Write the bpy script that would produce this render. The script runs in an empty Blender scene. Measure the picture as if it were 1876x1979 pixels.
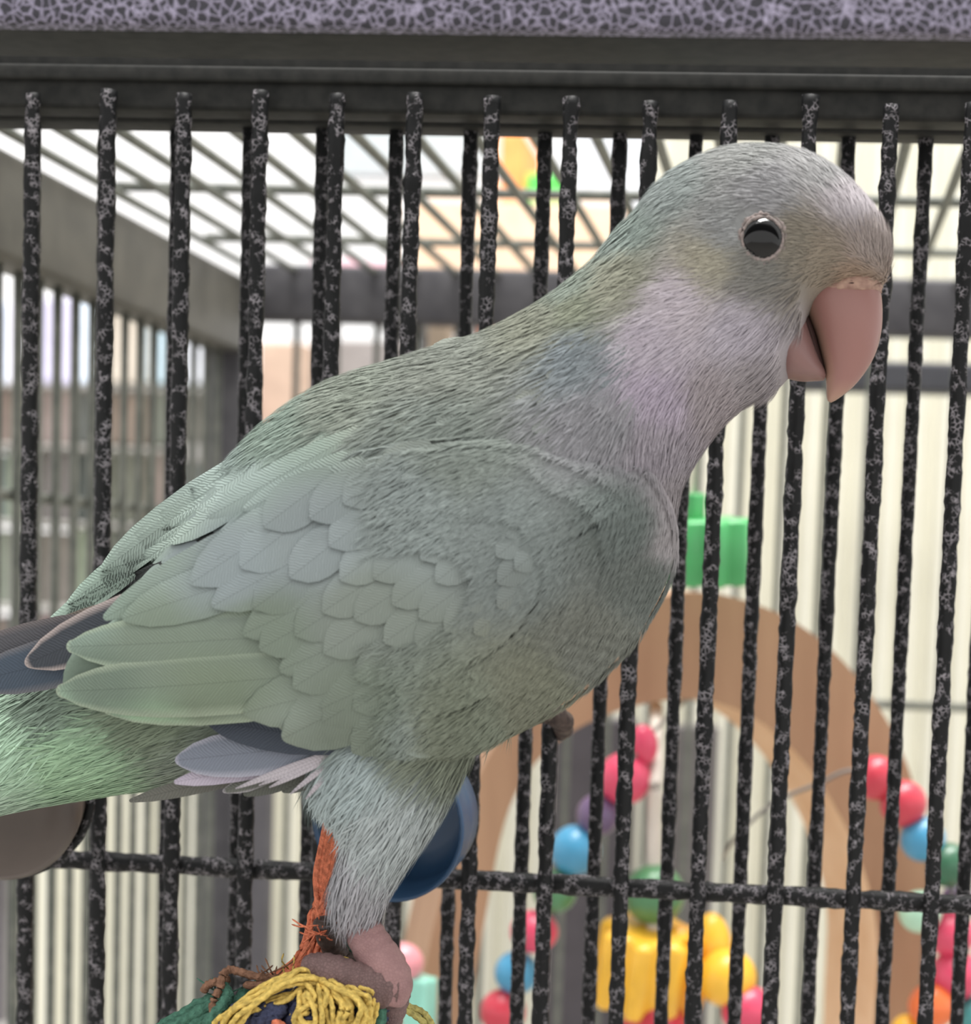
import bpy, bmesh, math, random
import numpy as np
from mathutils import Vector, Matrix
from mathutils.bvhtree import BVHTree
random.seed(7); rng = np.random.default_rng(7)

# ------------------------------------------------------------------ camera
# world: X along the cage wall, Y away from the viewer, Z up, metres; the camera stands at the origin
F, CX, CY, W, H = 4050.0, 1140.0, 1494.0, 1876, 1979
def _n(v): v = np.array(v, float); return v/np.linalg.norm(v)
DV = _n((408, -384, F)); RV = np.array((42000, 1906, -4050.0)); RV = _n(RV-DV*RV.dot(DV)); DN = np.cross(DV, RV)
C = bpy.context.scene.collection
cam_d = bpy.data.cameras.new('camera'); cam = bpy.data.objects.new('camera', cam_d); C.objects.link(cam)
cam_d.sensor_fit = 'HORIZONTAL'; cam_d.sensor_width = 36; cam_d.lens = F*36/W
cam_d.shift_x = (W/2-CX)/W; cam_d.shift_y = (CY-H/2)/W; cam_d.clip_start = .01; cam_d.clip_end = 60
# rows: camera right / up / back axes written in world coordinates
R_c = np.array([[RV[0], DV[0], -DN[0]], [RV[1], DV[1], -DN[1]], [RV[2], DV[2], -DN[2]]])
right, down, fwd = R_c[0], R_c[1], R_c[2]
M = Matrix(((right[0], -down[0], -fwd[0], 0), (right[1], -down[1], -fwd[1], 0), (right[2], -down[2], -fwd[2], 0), (0, 0, 0, 1)))
cam.matrix_world = M
cam_d.dof.use_dof = True; cam_d.dof.focus_distance = .412; cam_d.dof.aperture_fstop = 19.5
bpy.context.scene.camera = cam
def ray(px, py):
    v = right*((px-CX)/F)+down*((py-CY)/F)+fwd
    return v
def at(px, py, Y):                     # the point at distance Y behind the viewer that is seen in that direction
    v = ray(px, py); return v*(Y/v[1])
# ------------------------------------------------------------------ light
sc = bpy.context.scene
vs = sc.view_settings; vs.view_transform = 'Standard'; vs.look = 'None'; vs.gamma = 1; vs.use_curve_mapping = False
vs.exposure = -.18
wd = bpy.data.worlds.new('shop_light'); sc.world = wd; wd.use_nodes = True
bg = wd.node_tree.nodes['Background']; bg.inputs[0].default_value = (1, .985, .97, 1); bg.inputs[1].default_value = 1.6
def area(name, loc, target, sx, sy, power, col=(1, 1, 1)):
    l = bpy.data.lights.new(name, 'AREA'); l.shape = 'RECTANGLE'; l.size = sx; l.size_y = sy; l.energy = power; l.color = col
    o = bpy.data.objects.new(name, l); C.objects.link(o); o.location = loc
    o.rotation_euler = (Vector(target)-Vector(loc)).to_track_quat('-Z', 'Y').to_euler(); return o
area('ceiling_lamp', (-.25, -.15, 1.6), (0, .4, -.05), .9, .5, 9, (1, .98, .96))
area('ceiling_lamp', (.15, .72, 1.7), (0, .9, 0), 1.2, .4, 72, (1, .98, .95))

# ------------------------------------------------------------------ helpers
def lin(c):
    c = np.asarray(c, float)/255.
    return np.where(c <= .04045, c/12.92, ((c+.055)/1.055)**2.4)
def lin4(c, k=1.): l = lin(c)*k; return (float(l[0]), float(l[1]), float(l[2]), 1)
def link(o, parent=None):
    C.objects.link(o)
    if parent is not None: o.parent = parent
    return o
def mesh_obj(name, V, Fc, mat, parent=None, smooth=True, cols=None, uv=None, nrm=None):
    me = bpy.data.meshes.new(name)
    me.from_pydata([tuple(map(float, v)) for v in V], [], [tuple(int(i) for i in f) for f in Fc])
    if smooth: me.polygons.foreach_set('use_smooth', [True]*len(me.polygons))
    if cols is not None:
        a = me.color_attributes.new('Col', 'FLOAT_COLOR', 'POINT')
        cc = np.ones((len(V), 4)); cc[:, :3] = cols; a.data.foreach_set('color', cc.ravel())
    if uv is not None:
        u = me.uv_layers.new(name='UVMap'); li = np.zeros(len(me.loops), int); me.loops.foreach_get('vertex_index', li)
        u.data.foreach_set('uv', np.asarray(uv)[li].ravel())
    me.materials.append(mat); me.update()
    if nrm is not None: me.normals_split_custom_set_from_vertices([tuple(map(float, q)) for q in nrm])
    return link(bpy.data.objects.new(name, me), parent)
def empty(name, loc, label, cat, group=None):
    o = bpy.data.objects.new(name, None); o.empty_display_size = .01; C.objects.link(o); o.location = tuple(map(float, loc))
    return tag(o, label, cat, group)
def tag(o, label, cat, group=None):
    o['label'] = label; o['category'] = cat
    if group: o['group'] = group
    return o
def keep(o, parent):                  # parent without moving
    o.parent = parent; o.matrix_parent_inverse = Matrix.Translation(-Vector(parent.location)); return o
def catmull(P, n):
    P = np.asarray(P, float); Q = np.vstack([2*P[0]-P[1], P, 2*P[-1]-P[-2]]); out = []
    for i in range(1, len(Q)-2):
        p0, p1, p2, p3 = Q[i-1:i+3]
        for t in np.arange(n)/n:
            out.append(.5*((2*p1)+(-p0+p2)*t+(2*p0-5*p1+4*p2-p3)*t*t+(-p0+3*p1-3*p2+p3)*t**3))
    out.append(P[-1]); return np.array(out)
def loft(rings):                      # list of (k,3) rings -> closed tube
    k = len(rings[0]); V = np.vstack(rings); Fc = []
    for i in range(len(rings)-1):
        for j in range(k):
            a = i*k+j; b = i*k+(j+1) % k; Fc.append((a, b, b+k, a+k))
    Fc.append(tuple(range(k-1, -1, -1))); m = (len(rings)-1)*k; Fc.append(tuple(range(m, m+k)))
    return V, Fc
def tube(P, r, k=10, wob=0.):
    P = np.asarray(P, float); r = np.broadcast_to(np.asarray(r, float), (len(P),)); T = np.gradient(P, axis=0); rings = []
    up = np.array((.13, .31, .94)); 
    for i in range(len(P)):
        t = T[i]/np.linalg.norm(T[i]); a = np.cross(t, up); 
        if np.linalg.norm(a) < .2: a = np.cross(t, (1, 0, 0))
        a /= np.linalg.norm(a); b = np.cross(t, a); up = np.cross(a, t) if False else up
        th = np.arange(k)/k*2*math.pi; rr = r[i]*(1+wob*rng.normal(size=k)) if wob else r[i]
        rings.append(P[i]+np.outer(np.cos(th)*rr, a)+np.outer(np.sin(th)*rr, b))
    return loft(rings)
def box(x0, x1, y0, y1, z0, z1, bev=0.):
    bm = bmesh.new(); bmesh.ops.create_cube(bm, size=1)
    for v in bm.verts:
        v.co = ((x0+x1)/2+v.co.x*(x1-x0), (y0+y1)/2+v.co.y*(y1-y0), (z0+z1)/2+v.co.z*(z1-z0))
    if bev: bmesh.ops.bevel(bm, geom=bm.edges[:], offset=bev, segments=3, affect='EDGES', profile=.5)
    bm.verts.index_update(); V = [tuple(v.co) for v in bm.verts]; Fc = [tuple(v.index for v in f.verts) for f in bm.faces]; bm.free()
    return V, Fc
def sphere(c, r, seg=24, rings=14, scale=(1, 1, 1)):
    V = []; Fc = []
    for i in range(rings+1):
        ph = math.pi*i/rings
        for j in range(seg):
            th = 2*math.pi*j/seg
            V.append((c[0]+r*scale[0]*math.sin(ph)*math.cos(th), c[1]+r*scale[1]*math.sin(ph)*math.sin(th), c[2]+r*scale[2]*math.cos(ph)))
    for i in range(rings):
        for j in range(seg):
            a = i*seg+j; b = i*seg+(j+1) % seg; Fc.append((a, a+seg, b+seg, b))
    return V, Fc
# ------------------------------------------------------------------ materials
def mat_base(name, col=(.5, .5, .5, 1), rough=.6, spec=.3, metal=0.):
    m = bpy.data.materials.new(name); m.use_nodes = True; b = m.node_tree.nodes['Principled BSDF']
    b.inputs['Base Color'].default_value = col; b.inputs['Roughness'].default_value = rough
    b.inputs['Specular IOR Level'].default_value = spec; b.inputs['Metallic'].default_value = metal
    return m, m.node_tree, b
def nd(t, typ, **kw):
    n = t.nodes.new(typ)
    for k, v in kw.items(): setattr(n, k, v)
    return n
def noisy(name, c1, c2, scale=80, rough=.6, spec=.3, bump=.2, detail=4, stretch=(1, 1, 1), dist=.001):
    m, t, b = mat_base(name, rough=rough, spec=spec)
    tc = nd(t, 'ShaderNodeTexCoord'); mp = nd(t, 'ShaderNodeMapping'); mp.inputs['Scale'].default_value = stretch
    n = nd(t, 'ShaderNodeTexNoise'); n.inputs['Scale'].default_value = scale; n.inputs['Detail'].default_value = detail
    r = nd(t, 'ShaderNodeValToRGB'); r.color_ramp.elements[0].color = c1; r.color_ramp.elements[1].color = c2
    r.color_ramp.elements[0].position = .3; r.color_ramp.elements[1].position = .7
    t.links.new(tc.outputs['Object'], mp.inputs[0]); t.links.new(mp.outputs[0], n.inputs['Vector'])
    t.links.new(n.outputs[0], r.inputs[0]); t.links.new(r.outputs[0], b.inputs['Base Color'])
    if bump:
        bp = nd(t, 'ShaderNodeBump'); bp.inputs['Strength'].default_value = bump; bp.inputs['Distance'].default_value = dist
        t.links.new(n.outputs[0], bp.inputs['Height']); t.links.new(bp.outputs[0], b.inputs['Normal'])
    return m
def vein_paint(name, base, vein, scale, width, amount, rough=.45):
    # black powder coat with silver veins, raised a little
    m, t, b = mat_base(name, rough=rough, spec=.22)
    tc = nd(t, 'ShaderNodeTexCoord')
    n0 = nd(t, 'ShaderNodeTexNoise'); n0.inputs['Scale'].default_value = scale*.8; n0.inputs['Detail'].default_value = 3
    add = nd(t, 'ShaderNodeVectorMath', operation='MULTIPLY_ADD'); add.inputs[1].default_value = (.9/scale,)*3
    t.links.new(tc.outputs['Object'], n0.inputs['Vector']); t.links.new(n0.outputs['Color'], add.inputs[0]); t.links.new(tc.outputs['Object'], add.inputs[2])
    v = nd(t, 'ShaderNodeTexVoronoi', feature='DISTANCE_TO_EDGE'); v.inputs['Scale'].default_value = scale
    t.links.new(add.outputs[0], v.inputs['Vector'])
    r = nd(t, 'ShaderNodeMapRange'); r.inputs['From Min'].default_value = 0; r.inputs['From Max'].default_value = width
    r.inputs['To Min'].default_value = 1; r.inputs['To Max'].default_value = 0
    t.links.new(v.outputs['Distance'], r.inputs['Value'])
    n1 = nd(t, 'ShaderNodeTexNoise'); n1.inputs['Scale'].default_value = scale*.45; n1.inputs['Detail'].default_value = 3
    t.links.new(tc.outputs['Object'], n1.inputs['Vector'])
    r1 = nd(t, 'ShaderNodeMapRange'); r1.inputs['From Min'].default_value = .62-amount*.4; r1.inputs['From Max'].default_value = .72-amount*.3
    t.links.new(n1.outputs[0], r1.inputs['Value'])
    mul = nd(t, 'ShaderNodeMath', operation='MULTIPLY'); t.links.new(r.outputs[0], mul.inputs[0]); t.links.new(r1.outputs[0], mul.inputs[1])
    mx = nd(t, 'ShaderNodeMixRGB'); mx.inputs[1].default_value = base; mx.inputs[2].default_value = vein
    t.links.new(mul.outputs[0], mx.inputs[0]); t.links.new(mx.outputs[0], b.inputs['Base Color'])
    bp = nd(t, 'ShaderNodeBump'); bp.inputs['Strength'].default_value = .7; bp.inputs['Distance'].default_value = .0006
    t.links.new(mul.outputs[0], bp.inputs['Height']); t.links.new(bp.outputs[0], b.inputs['Normal'])
    return m
def col_mat(name, rough=.8, spec=.15, sheen=.0):
    m, t, b = mat_base(name, rough=rough, spec=spec)
    a = nd(t, 'ShaderNodeVertexColor', layer_name='Col'); t.links.new(a.outputs[0], b.inputs['Base Color'])
    b.inputs['Sheen Weight'].default_value = sheen
    return m, t, b, a
MAT = {}
MAT['rail'] = vein_paint('silver_vein_paint_coarse', lin4((56, 55, 62)), lin4((164, 158, 180)), 640, .17, 1.3, .5)
MAT['bar'] = vein_paint('silver_vein_paint', lin4((20, 21, 22)), lin4((158, 153, 158)), 1000, .2, .3, .5)
MAT['dark_metal'] = noisy('dark_powder_coat', lin4((34, 35, 34)), lin4((50, 50, 48)), 300, .6, .2, .3, dist=.0003)
MAT['far_bar'] = noisy('grey_coated_wire', lin4((84, 88, 82)), lin4((112, 114, 106)), 200, .5, .3, 0)
MAT['post'] = noisy('grey_steel_tube', lin4((66, 65, 69)), lin4((84, 83, 86)), 120, .5, .3, 0)
MAT['rail_grey'] = noisy('grey_steel_rail', lin4((86, 85, 80)), lin4((104, 102, 95)), 60, .55, .3, 0)
MAT['cream'] = noisy('cream_painted_sheet', lin4((226, 224, 209)), lin4((234, 232, 217)), 30, .6, .2, 0)
MAT['wood'] = noisy('bent_birch_plywood', lin4((160, 124, 98)), lin4((184, 148, 118)), 60, .55, .25, .1, stretch=(1, 1, .15))
MAT['wood_edge'] = noisy('pale_plywood_edge', lin4((222, 184, 146)), lin4((236, 204, 170)), 60, .6, .2, .1)
def plain(name, c, rough=.35, spec=.4):
    return noisy(name, lin4(np.array(c)*.95), lin4(np.minimum(np.array(c)*1.04, 255)), 90, rough, spec, 0)

# ------------------------------------------------------------------ structure: floor, wall behind the cages
f = mesh_obj('floor', *box(-4, 4, -3, 5, -1.02, -1.0), noisy('grey_shop_floor', lin4((172, 168, 162)), lin4((188, 184, 178)), 6, .5, .3, 0), smooth=False)
f['kind'] = 'structure'; f['label'] = 'grey shop floor under the cages'
YW = 1.02
def pleated(x0, x1, z0, z1, y, pitch=.0125, amp=.0035):
    n = int((x1-x0)/pitch)*8; xs = np.linspace(x0, x1, n+1); ph = (xs-x0)/pitch*2*math.pi
    ys = y+amp*np.tanh(2.2*np.sin(ph)); V = []; Fc = []
    for th in (0, .003):
        for z in (z0, z1):
            for x, yy in zip(xs, ys): V.append((x, yy+th, z))
    m = n+1
    for i in range(n):
        Fc += [(i, i+1, m+i+1, m+i), (2*m+i, 3*m+i, 3*m+i+1, 2*m+i+1)]
    return V, Fc
xa = at(1235, 700, YW)[0]; xb = at(60, 1500, YW)[0]; zt = at(700, 1330, YW)[2]
w = mesh_obj('wall_back', *pleated(xa, xa+.55, -.6, .45, YW), MAT['cream']); w['kind'] = 'structure'; w['label'] = 'cream ribbed sheet wall behind the rear cage'
w2 = mesh_obj('wall_back', *pleated(xb, xa, -.6, zt, YW), MAT['cream']); w2['kind'] = 'structure'; w2['label'] = 'low cream ribbed sheet wall behind the rear cage'

# ------------------------------------------------------------------ the cage the bird is in
YA, YB = .472, .4925
SP = 17.5e-3
def pxX(px, py, Y): return at(px, py, Y)[0]
cage = empty('bird_cage', (0, .42, -.3), 'black silver-vein bird cage with the parakeet inside', 'cage')
def part(name, VF, mat, root, **k):
    o = mesh_obj(name, *VF, mat, **k); keep(o, root); return o
zf = .086
part('front_rail', box(-.5, .5, .345, .3512, zf, zf+.03, .0016), MAT['rail'], cage)
part('rail_underside_shade', box(-.5, .5, .3512, .371, zf+.0004, zf+.03, .0012), MAT['dark_metal'], cage)  # added rear half; plain dark coat carries the shade under the front rail
zr = at(938, 222, .476)[2]
part('back_rail', box(-.5, .5, .4755, .486, zr, zr+.028, .0012), MAT['dark_metal'], cage)
part('back_rail', box(-.5, .5, .4735, .4757, zr+.006, zr+.0095, .0008), MAT['dark_metal'], cage)
def wire(p0, p1, r, rough, step=.0016, k=10):
    n = max(3, int(np.linalg.norm(np.subtract(p1, p0))/step)); P = np.linspace(p0, p1, n)
    rr = r*(1+rough*np.convolve(rng.normal(size=n+4), np.ones(3)/3, 'same')[2:-2])
    P = P+rng.normal(size=P.shape)*r*rough*.25
    return tube(P, rr, k, rough*.35)
near_px = [(205, 451), (348, 451), (496, 451), (648, 451), (800, 451), (948, 451), (1099, 451), (1249, 451), (1399, 250), (1565, 270), (1711, 350), (1869, 400)]
Xn = [pxX(px, py, YA) for px, py in near_px]
pitch_n = (Xn[-1]-Xn[0])/11; x0n = np.mean([x-i*pitch_n for i, x in enumerate(Xn)])
ztop = at(938, 186, YA)[2]; zbot = at(938, 2150, YA)[2]
print('near pitch', pitch_n)
for i in range(-3, 14):
    x = x0n+i*pitch_n
    part('bar', wire((x, YA, zbot), (x, YA, ztop+rng.normal()*.0006), .00185, .10), MAT['bar'], cage)
zc = at(938, 1702, YA+.0034)[2]
part('cross_bar', wire((x0n-4*pitch_n, YA+.0034, zc), (x0n+14*pitch_n, YA+.0034, zc), .0023, .08), MAT['bar'], cage)

# ------------------------------------------------------------------ the rear cage
YR = .89
rear = empty('bird_cage', (0, .7, -.3), 'empty bird cage with hanging bead toys behind the parakeet', 'cage')
part('front_rail', box(-.45, .45, .4868, .4985, zr-.0005, zr+.028, .0012), MAT['dark_metal'], rear)
far_px = [(482, 451), (619, 451), (760, 451), (903, 451), (1047, 451), (1197, 451), (1344, 280), (1489, 290), (1635, 300), (1783, 451)]
Xf = [pxX(px, py, YB) for px, py in far_px]; pf = (Xf[-1]-Xf[0])/9; x0f = np.mean([x-i*pf for i, x in enumerate(Xf)])
print('far pitch', pf)
for i in range(-5, 13):
    x = x0f+i*pf; part('bar', wire((x, YB, zbot), (x, YB, zr+.002), .0017, .08), MAT['bar'], rear)
XL = -.24; zroof = .121; XRr = x0f+13*pf
# roof wires
for i in range(-9, 14):
    x = x0f+i*pf
    if x < XL: continue
    part('roof_bar', wire((x, .4985, zroof), (x, YR, zroof), .0016, .02, .02, 8), MAT['far_bar'], rear)
for y in (.612, .715, .825):
    part('roof_cross_bar', wire((XL, y, zroof+.003), (XRr, y, zroof+.003), .0018, .02, .02, 8), MAT['far_bar'], rear)
# left side
part('side_rail', box(XL-.018, XL, .4985, YR, .086, .117, .002), MAT['rail_grey'], rear)
part('corner_post', box(XL-.018, XL, YR-.004, YR+.014, -.5, .117, .002), MAT['post'], rear)
part('back_rail', box(XL, XRr, YR, YR+.014, .100, .1235, .002), MAT['post'], rear)
y = .51
while y < YR-.012:
    part('side_bar', wire((XL-.009, y, -.4), (XL-.009, y, .09), .0016, .02, .03, 8), MAT['far_bar'], rear); y += SP
for z in (at(150, 968, .7)[2], -.235):
    part('side_cross_bar', wire((XL-.012, .5, z), (XL-.012, YR, z), .0019, .02, .03, 8), MAT['far_bar'], rear)
x = XL+.02
while x < XRr:
    part('back_bar', wire((x, YR+.007, -.4), (x, YR+.007, .103), .0015, .02, .03, 8), MAT['far_bar'], rear); x += SP
for z in (at(1800, 1368, YR)[2], -.25):
    part('back_cross_bar', wire((XL, YR+.010, z), (XRr, YR+.010, z), .0019, .02, .03, 8), MAT['far_bar'], rear)

# ------------------------------------------------------------------ things behind
def pbox(name, p0, p1, Y, depth, c, label, cat, group=None, rough=.6):
    a = at(p0[0], p0[1], Y); b = at(p1[0], p1[1], Y)
    o = mesh_obj(name, *box(min(a[0], b[0]), max(a[0], b[0]), Y, Y+depth, min(a[2], b[2]), max(a[2], b[2]), .002), plain(name, c, rough, .2), smooth=False)
    return tag(o, label, cat, group)
pbox('shelf_rail', (1540, 693), (1960, 762), .94, .02, (78, 79, 84), 'dark grey steel shelf rail running across the cream ribbed wall', 'rail')
pbox('steel_post', (1072, 1385), (1195, 2300), .97, .012, (84, 80, 84), 'wide dark grey steel post standing before the low ribbed wall', 'post')
pbox('steel_post', (1306, 1400), (1352, 2300), .975, .01, (108, 104, 104), 'narrow mid grey steel post behind the wooden arch', 'post')
pbox('steel_post', (452, 1500), (505, 2300), .97, .012, (92, 90, 94), 'slim grey steel post near the rear cage corner', 'post')
# products on the shop shelves beyond
pbox('display_board', (640, 200), (930, 345), 1.75, .02, (176, 186, 190), 'pale blue-grey display board high beyond the cage roof', 'board')
pbox('display_board', (1085, 235), (1300, 420), 1.78, .02, (196, 204, 214), 'pale lilac-blue display board beside the orange carton', 'board')
def on_shelf(px0, px1, pytop, Y, depth, zb, c, label):
    a = at(px0, pytop, Y); b = at(px1, pytop, Y)
    o = mesh_obj('carton', *box(a[0], b[0], Y, Y+depth, zb, a[2], .002), plain('carton', c, .6, .2), smooth=False); return tag(o, label, 'carton')
za = at(990, 560, 1.6)[2]; zb_ = at(600, 880, 1.3)[2]; xl = at(400, 700, 1.2)[0]-.02; xr = at(1215, 560, 1.6)[0]
for zz, y0_, y1_, lb in ((za, 1.58, 1.85, 'tall grey shop shelf under the peach carton'), (zb_, 1.2, 1.45, 'lower grey shop shelf under the tan and grey cartons')):
    unit = empty('shop_shelf', ((xl+xr)/2, y0_, -1.0), lb, 'shelf')
    part('shelf_board', box(xl, xr, y0_, y1_, zz-.01, zz), plain('shelf_board', (150, 148, 146), .6, .2), unit, smooth=False)
    for xx in (xl+.02, xr-.02): part('shelf_leg', box(xx-.012, xx+.012, y1_-.03, y1_-.005, -1.0, zz-.01), MAT['post'], unit, smooth=False)
on_shelf(785, 1200, 385, 1.6, .2, za, (232, 200, 172), 'wide peach cardboard carton on the shelf beyond the cage roof')
zo = at(990, 385, 1.6)[2]
on_shelf(966, 1014, 255, 1.62, .1, zo, (240, 160, 96), 'narrow orange carton standing on the peach carton')
on_shelf(1018, 1085, 335, 1.61, .06, zo, (96, 214, 96), 'small bright green carton beside the orange carton')
on_shelf(600, 760, 500, 1.6, .15, za, (214, 172, 184), 'flat pink carton beside the peach carton')
on_shelf(500, 590, 660, 1.3, .1, zb_, (192, 168, 150), 'tan carton behind the rear cage corner post')
on_shelf(600, 770, 655, 1.32, .1, zb_, (150, 144, 142), 'grey carton below the rear cage back rail')
on_shelf(412, 444, 690, 1.26, .06, zb_, (190, 170, 176), 'slim pale pink carton seen past the corner post')
on_shelf(405, 436, 845, 1.21, .03, zb_, (64, 104, 168), 'small blue carton beside the corner post')
pbox('wood_strip', (826, 575), (862, 900), .925, .01, (166, 150, 132), 'upright tan wooden strip behind the back rail', 'strip')
pbox('ribbon', (924, 540), (966, 900), .93, .004, (214, 128, 96), 'upright orange plastic strip behind the back rail', 'strip')
pal = [('white', (226, 230, 240)), ('pale pink', (208, 186, 186)), ('grey', (150, 150, 148)), ('pale green', (186, 190, 176)), ('beige', (190, 178, 166)), ('dark grey', (112, 112, 112)), ('pale blue', (196, 206, 222))]
rows = [(575, 742), (752, 860), (870, 1010), (1020, 1175), (1185, 1330), (1340, 1560), (1570, 1980)]
shade = [(6, 0, 6, 0, 1, 6, 0), (1, 4, 1, 2, 1, 4, 2), (2, 3, 2, 5, 2, 4, 2), (3, 3, 2, 3, 2, 5, 2), (4, 2, 1, 2, 4, 2, 5), (2, 4, 5, 2, 2, 5, 2), (5, 2, 2, 5, 4, 2, 1)]
nth = ['top', 'second', 'third', 'fourth', 'fifth', 'sixth', 'bottom']
for r, (y0, y1) in enumerate(rows):
    xs = np.linspace(-60, 420, 8)
    for c in range(7):
        n_, cc = pal[shade[r][c]]
        cc = np.clip(np.array(cc)+rng.normal(size=3)*5, 0, 255)
        pbox('carton', (xs[c]+3, y0+8*rng.random()), (xs[c+1]-3, y1), 1.55, .12, cc, n_+' carton '+('between '+pal[shade[r][c-1]][0]+' and '+pal[shade[r][c+1]][0]+' ones' if 0 < c < 6 else 'next to one '+pal[shade[r][1 if c == 0 else 5]][0]+' neighbour')+', '+nth[r]+' shop shelf row', 'carton', 'cartons on the shop shelves')
for r in range(6):
    yy = rows[r][1]
    pbox('shop_shelf', (-80, yy+1), (425, yy+9), 1.5, .25, (170, 168, 164), 'grey shelf board under the '+nth[r]+' row of cartons', 'shelf')

# ------------------------------------------------------------------ toys in the rear cage
YT = .69
arch = empty('wooden_arch', at(1330, 1950, YT), 'bent plywood arch toy inside the rear cage', 'bird toy')
outer = catmull([(790, 2200), (800, 2000), (850, 1740), (925, 1500), (1040, 1330), (1180, 1200), (1330, 1145), (1480, 1175), (1600, 1250), (1700, 1370), (1760, 1500), (1790, 1650), (1780, 1850), (1760, 2200)], 6)
inner = catmull([(905, 2200), (905, 2000), (935, 1790), (985, 1560), (1070, 1440), (1200, 1372), (1345, 1352), (1460, 1390), (1560, 1480), (1635, 1600), (1680, 1720), (1695, 1820), (1690, 1950), (1680, 2200)], 6)
TH = .045; SK = -.016       # the arch stands turned a little
n = len(outer); V = []
for dy in (0, TH):
    for P in (outer, inner):
        for p in P:
            q = at(p[0], p[1], YT); V.append((q[0]+dy/TH*SK, q[1]+dy, q[2]))
def strip(a, b): return [(a+i, a+i+1, b+i+1, b+i) for i in range(n-1)]
o = mesh_obj('arch_board', V, strip(0, n)+strip(3*n, 2*n)+strip(2*n, 0), MAT['wood'], smooth=False); keep(o, arch)
o = mesh_obj('arch_inner_face', [V[n+i] for i in range(n)]+[V[3*n+i] for i in range(n)], strip(0, n), MAT['wood_edge'], smooth=True); keep(o, arch); o['label'] = 'pale inner face of the plywood'
def bead(root, px, py, Y, rpx, col, name='bead', sq=(1, 1, 1), ridges=0, gloss=.25):
    c = at(px, py, Y); r = rpx/F*Y; V, Fc = sphere((0, 0, 0), r, 24, 14, sq); V = np.array(V)
    m = np.hypot(V[:, 0], V[:, 1])   # bored through: dimple at the two poles
    o = mesh_obj(name, V, Fc, BM[col]); o.location = tuple(c); o.rotation_euler = (rng.normal()*.3, rng.normal()*.3, 0)
    keep(o, root); o.location = tuple(c); return o
BM = {k: plain('painted_'+k, c, .28, .5) for k, c in dict(pink=(214, 74, 104), red=(198, 62, 78), blue=(74, 148, 186), purple=(104, 84, 116), lilac=(214, 196, 222), green=(82, 132, 92), mint=(176, 216, 190), teal=(70, 140, 140), yellow=(246, 190, 60), orange=(226, 112, 58), deep_green=(58, 104, 78), amber=(240, 170, 30), bright_green=(84, 178, 108), rose=(224, 150, 158), aqua=(150, 214, 196)).items()}
cord = plain('grey_wire', (120, 116, 112), .4, .4); pale_cord = plain('pale_cotton_cord', (216, 206, 196), .8, .1)
def chain(label, pts, beads, wire_mat=cord, group=None, rw=.0007):
    root = empty('bead_string', at(*beads[0][:3]), label, 'bead string')
    V, Fc = tube(catmull([at(*p) for p in pts], 6), rw, 8); o = mesh_obj('cord', V, Fc, wire_mat); keep(o, root)
    for b in beads: bead(root, *b)
    return root
YL = .665
chain('string of pink, purple, blue, green and red wooden beads before the dark grey post', [(1330, 1345, YT+.02), (1250, 1430, YL), (1190, 1520, YL), (1110, 1640, YL), (1060, 1760, YL), (1020, 1830, YL), (985, 1900, YL), (960, 1979, YL), (940, 2120, YL)],
      [(1243, 1440, YL, 36, 'pink', 'bead', (.8, .8, 1.15)), (1207, 1505, YL, 52, 'pink'), (1155, 1575, YL, 42, 'purple'), (1112, 1643, YL, 50, 'blue'), (1072, 1722, YL, 44, 'green'), (1032, 1800, YL, 46, 'pink', 'bead', (1.05, 1, .9)), (998, 1880, YL, 44, 'blue'), (972, 1955, YL, 46, 'red'), (950, 2030, YL, 44, 'pink')])
chain('string of red, blue, green and orange wooden beads hanging beside the wooden arch', [(1396, 1660, YL+.01), (1420, 1620, YL), (1490, 1555, YL), (1580, 1515, YL), (1655, 1490, YL), (1740, 1550, YL), (1790, 1620, YL), (1835, 1690, YL), (1840, 1760, YL), (1850, 1850, YL), (1815, 1950, YL), (1800, 2100, YL)],
      [(1692, 1503, YL, 44, 'red'), (1745, 1553, YL, 46, 'red'), (1783, 1622, YL, 44, 'blue'), (1833, 1672, YL, 44, 'deep_green'), (1778, 1762, YL-.005, 42, 'mint'), (1850, 1742, YL+.01, 34, 'purple'), (1838, 1806, YL, 46, 'pink'), (1846, 1885, YL, 50, 'pink'), (1800, 1945, YL-.004, 46, 'orange'), (1880, 1965, YL, 40, 'teal'), (1752, 1990, YL, 30, 'yellow')])
# centre toy: cord, green ball, yellow castle-shaped pieces, yellow drop and ball
ctr = empty('hanging_toy', at(1265, 1350, YL), 'hanging parrot toy with green ball and yellow plastic blocks', 'bird toy')
V, Fc = tube(catmull([at(1268, 1365, YT+.01), at(1266, 1500, YL), at(1262, 1600, YL), at(1262, 1960, YL), at(1262, 2150, YL)], 6), .0022, 8); keep(mesh_obj('cord', V, Fc, pale_cord), ctr)
bead(ctr, 1264, 1728, YL, 60, 'green', 'ball')
def gear(root, px, py, Y, rpx, hpx, col, teeth, tilt, name='block', inner=.72):
    c = at(px, py, Y); r = rpx/F*Y; h = hpx/F*Y; k = teeth*6; rings = []
    prof = [(inner*.8, -1), (.94, -1), (1, -.88), (1, .88), (.94, 1), (inner*.8, 1)]
    for s, z in prof:
        th = np.arange(k)/k*2*math.pi; rr = r*s*(inner+(1-inner)*(.5+.5*np.tanh(3*np.cos(th*teeth))))
        rings.append(np.stack([rr*np.cos(th), rr*np.sin(th), np.full(k, z*h)], 1))
    V, Fc = loft(rings); o = mesh_obj(name, V, Fc, BM[col]); keep(o, root); o.location = tuple(c); o.rotation_euler = tilt; return o
gear(ctr, 1243, 1868, YL, 98, 78, 'yellow', 7, (.25, .08, .2))
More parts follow.
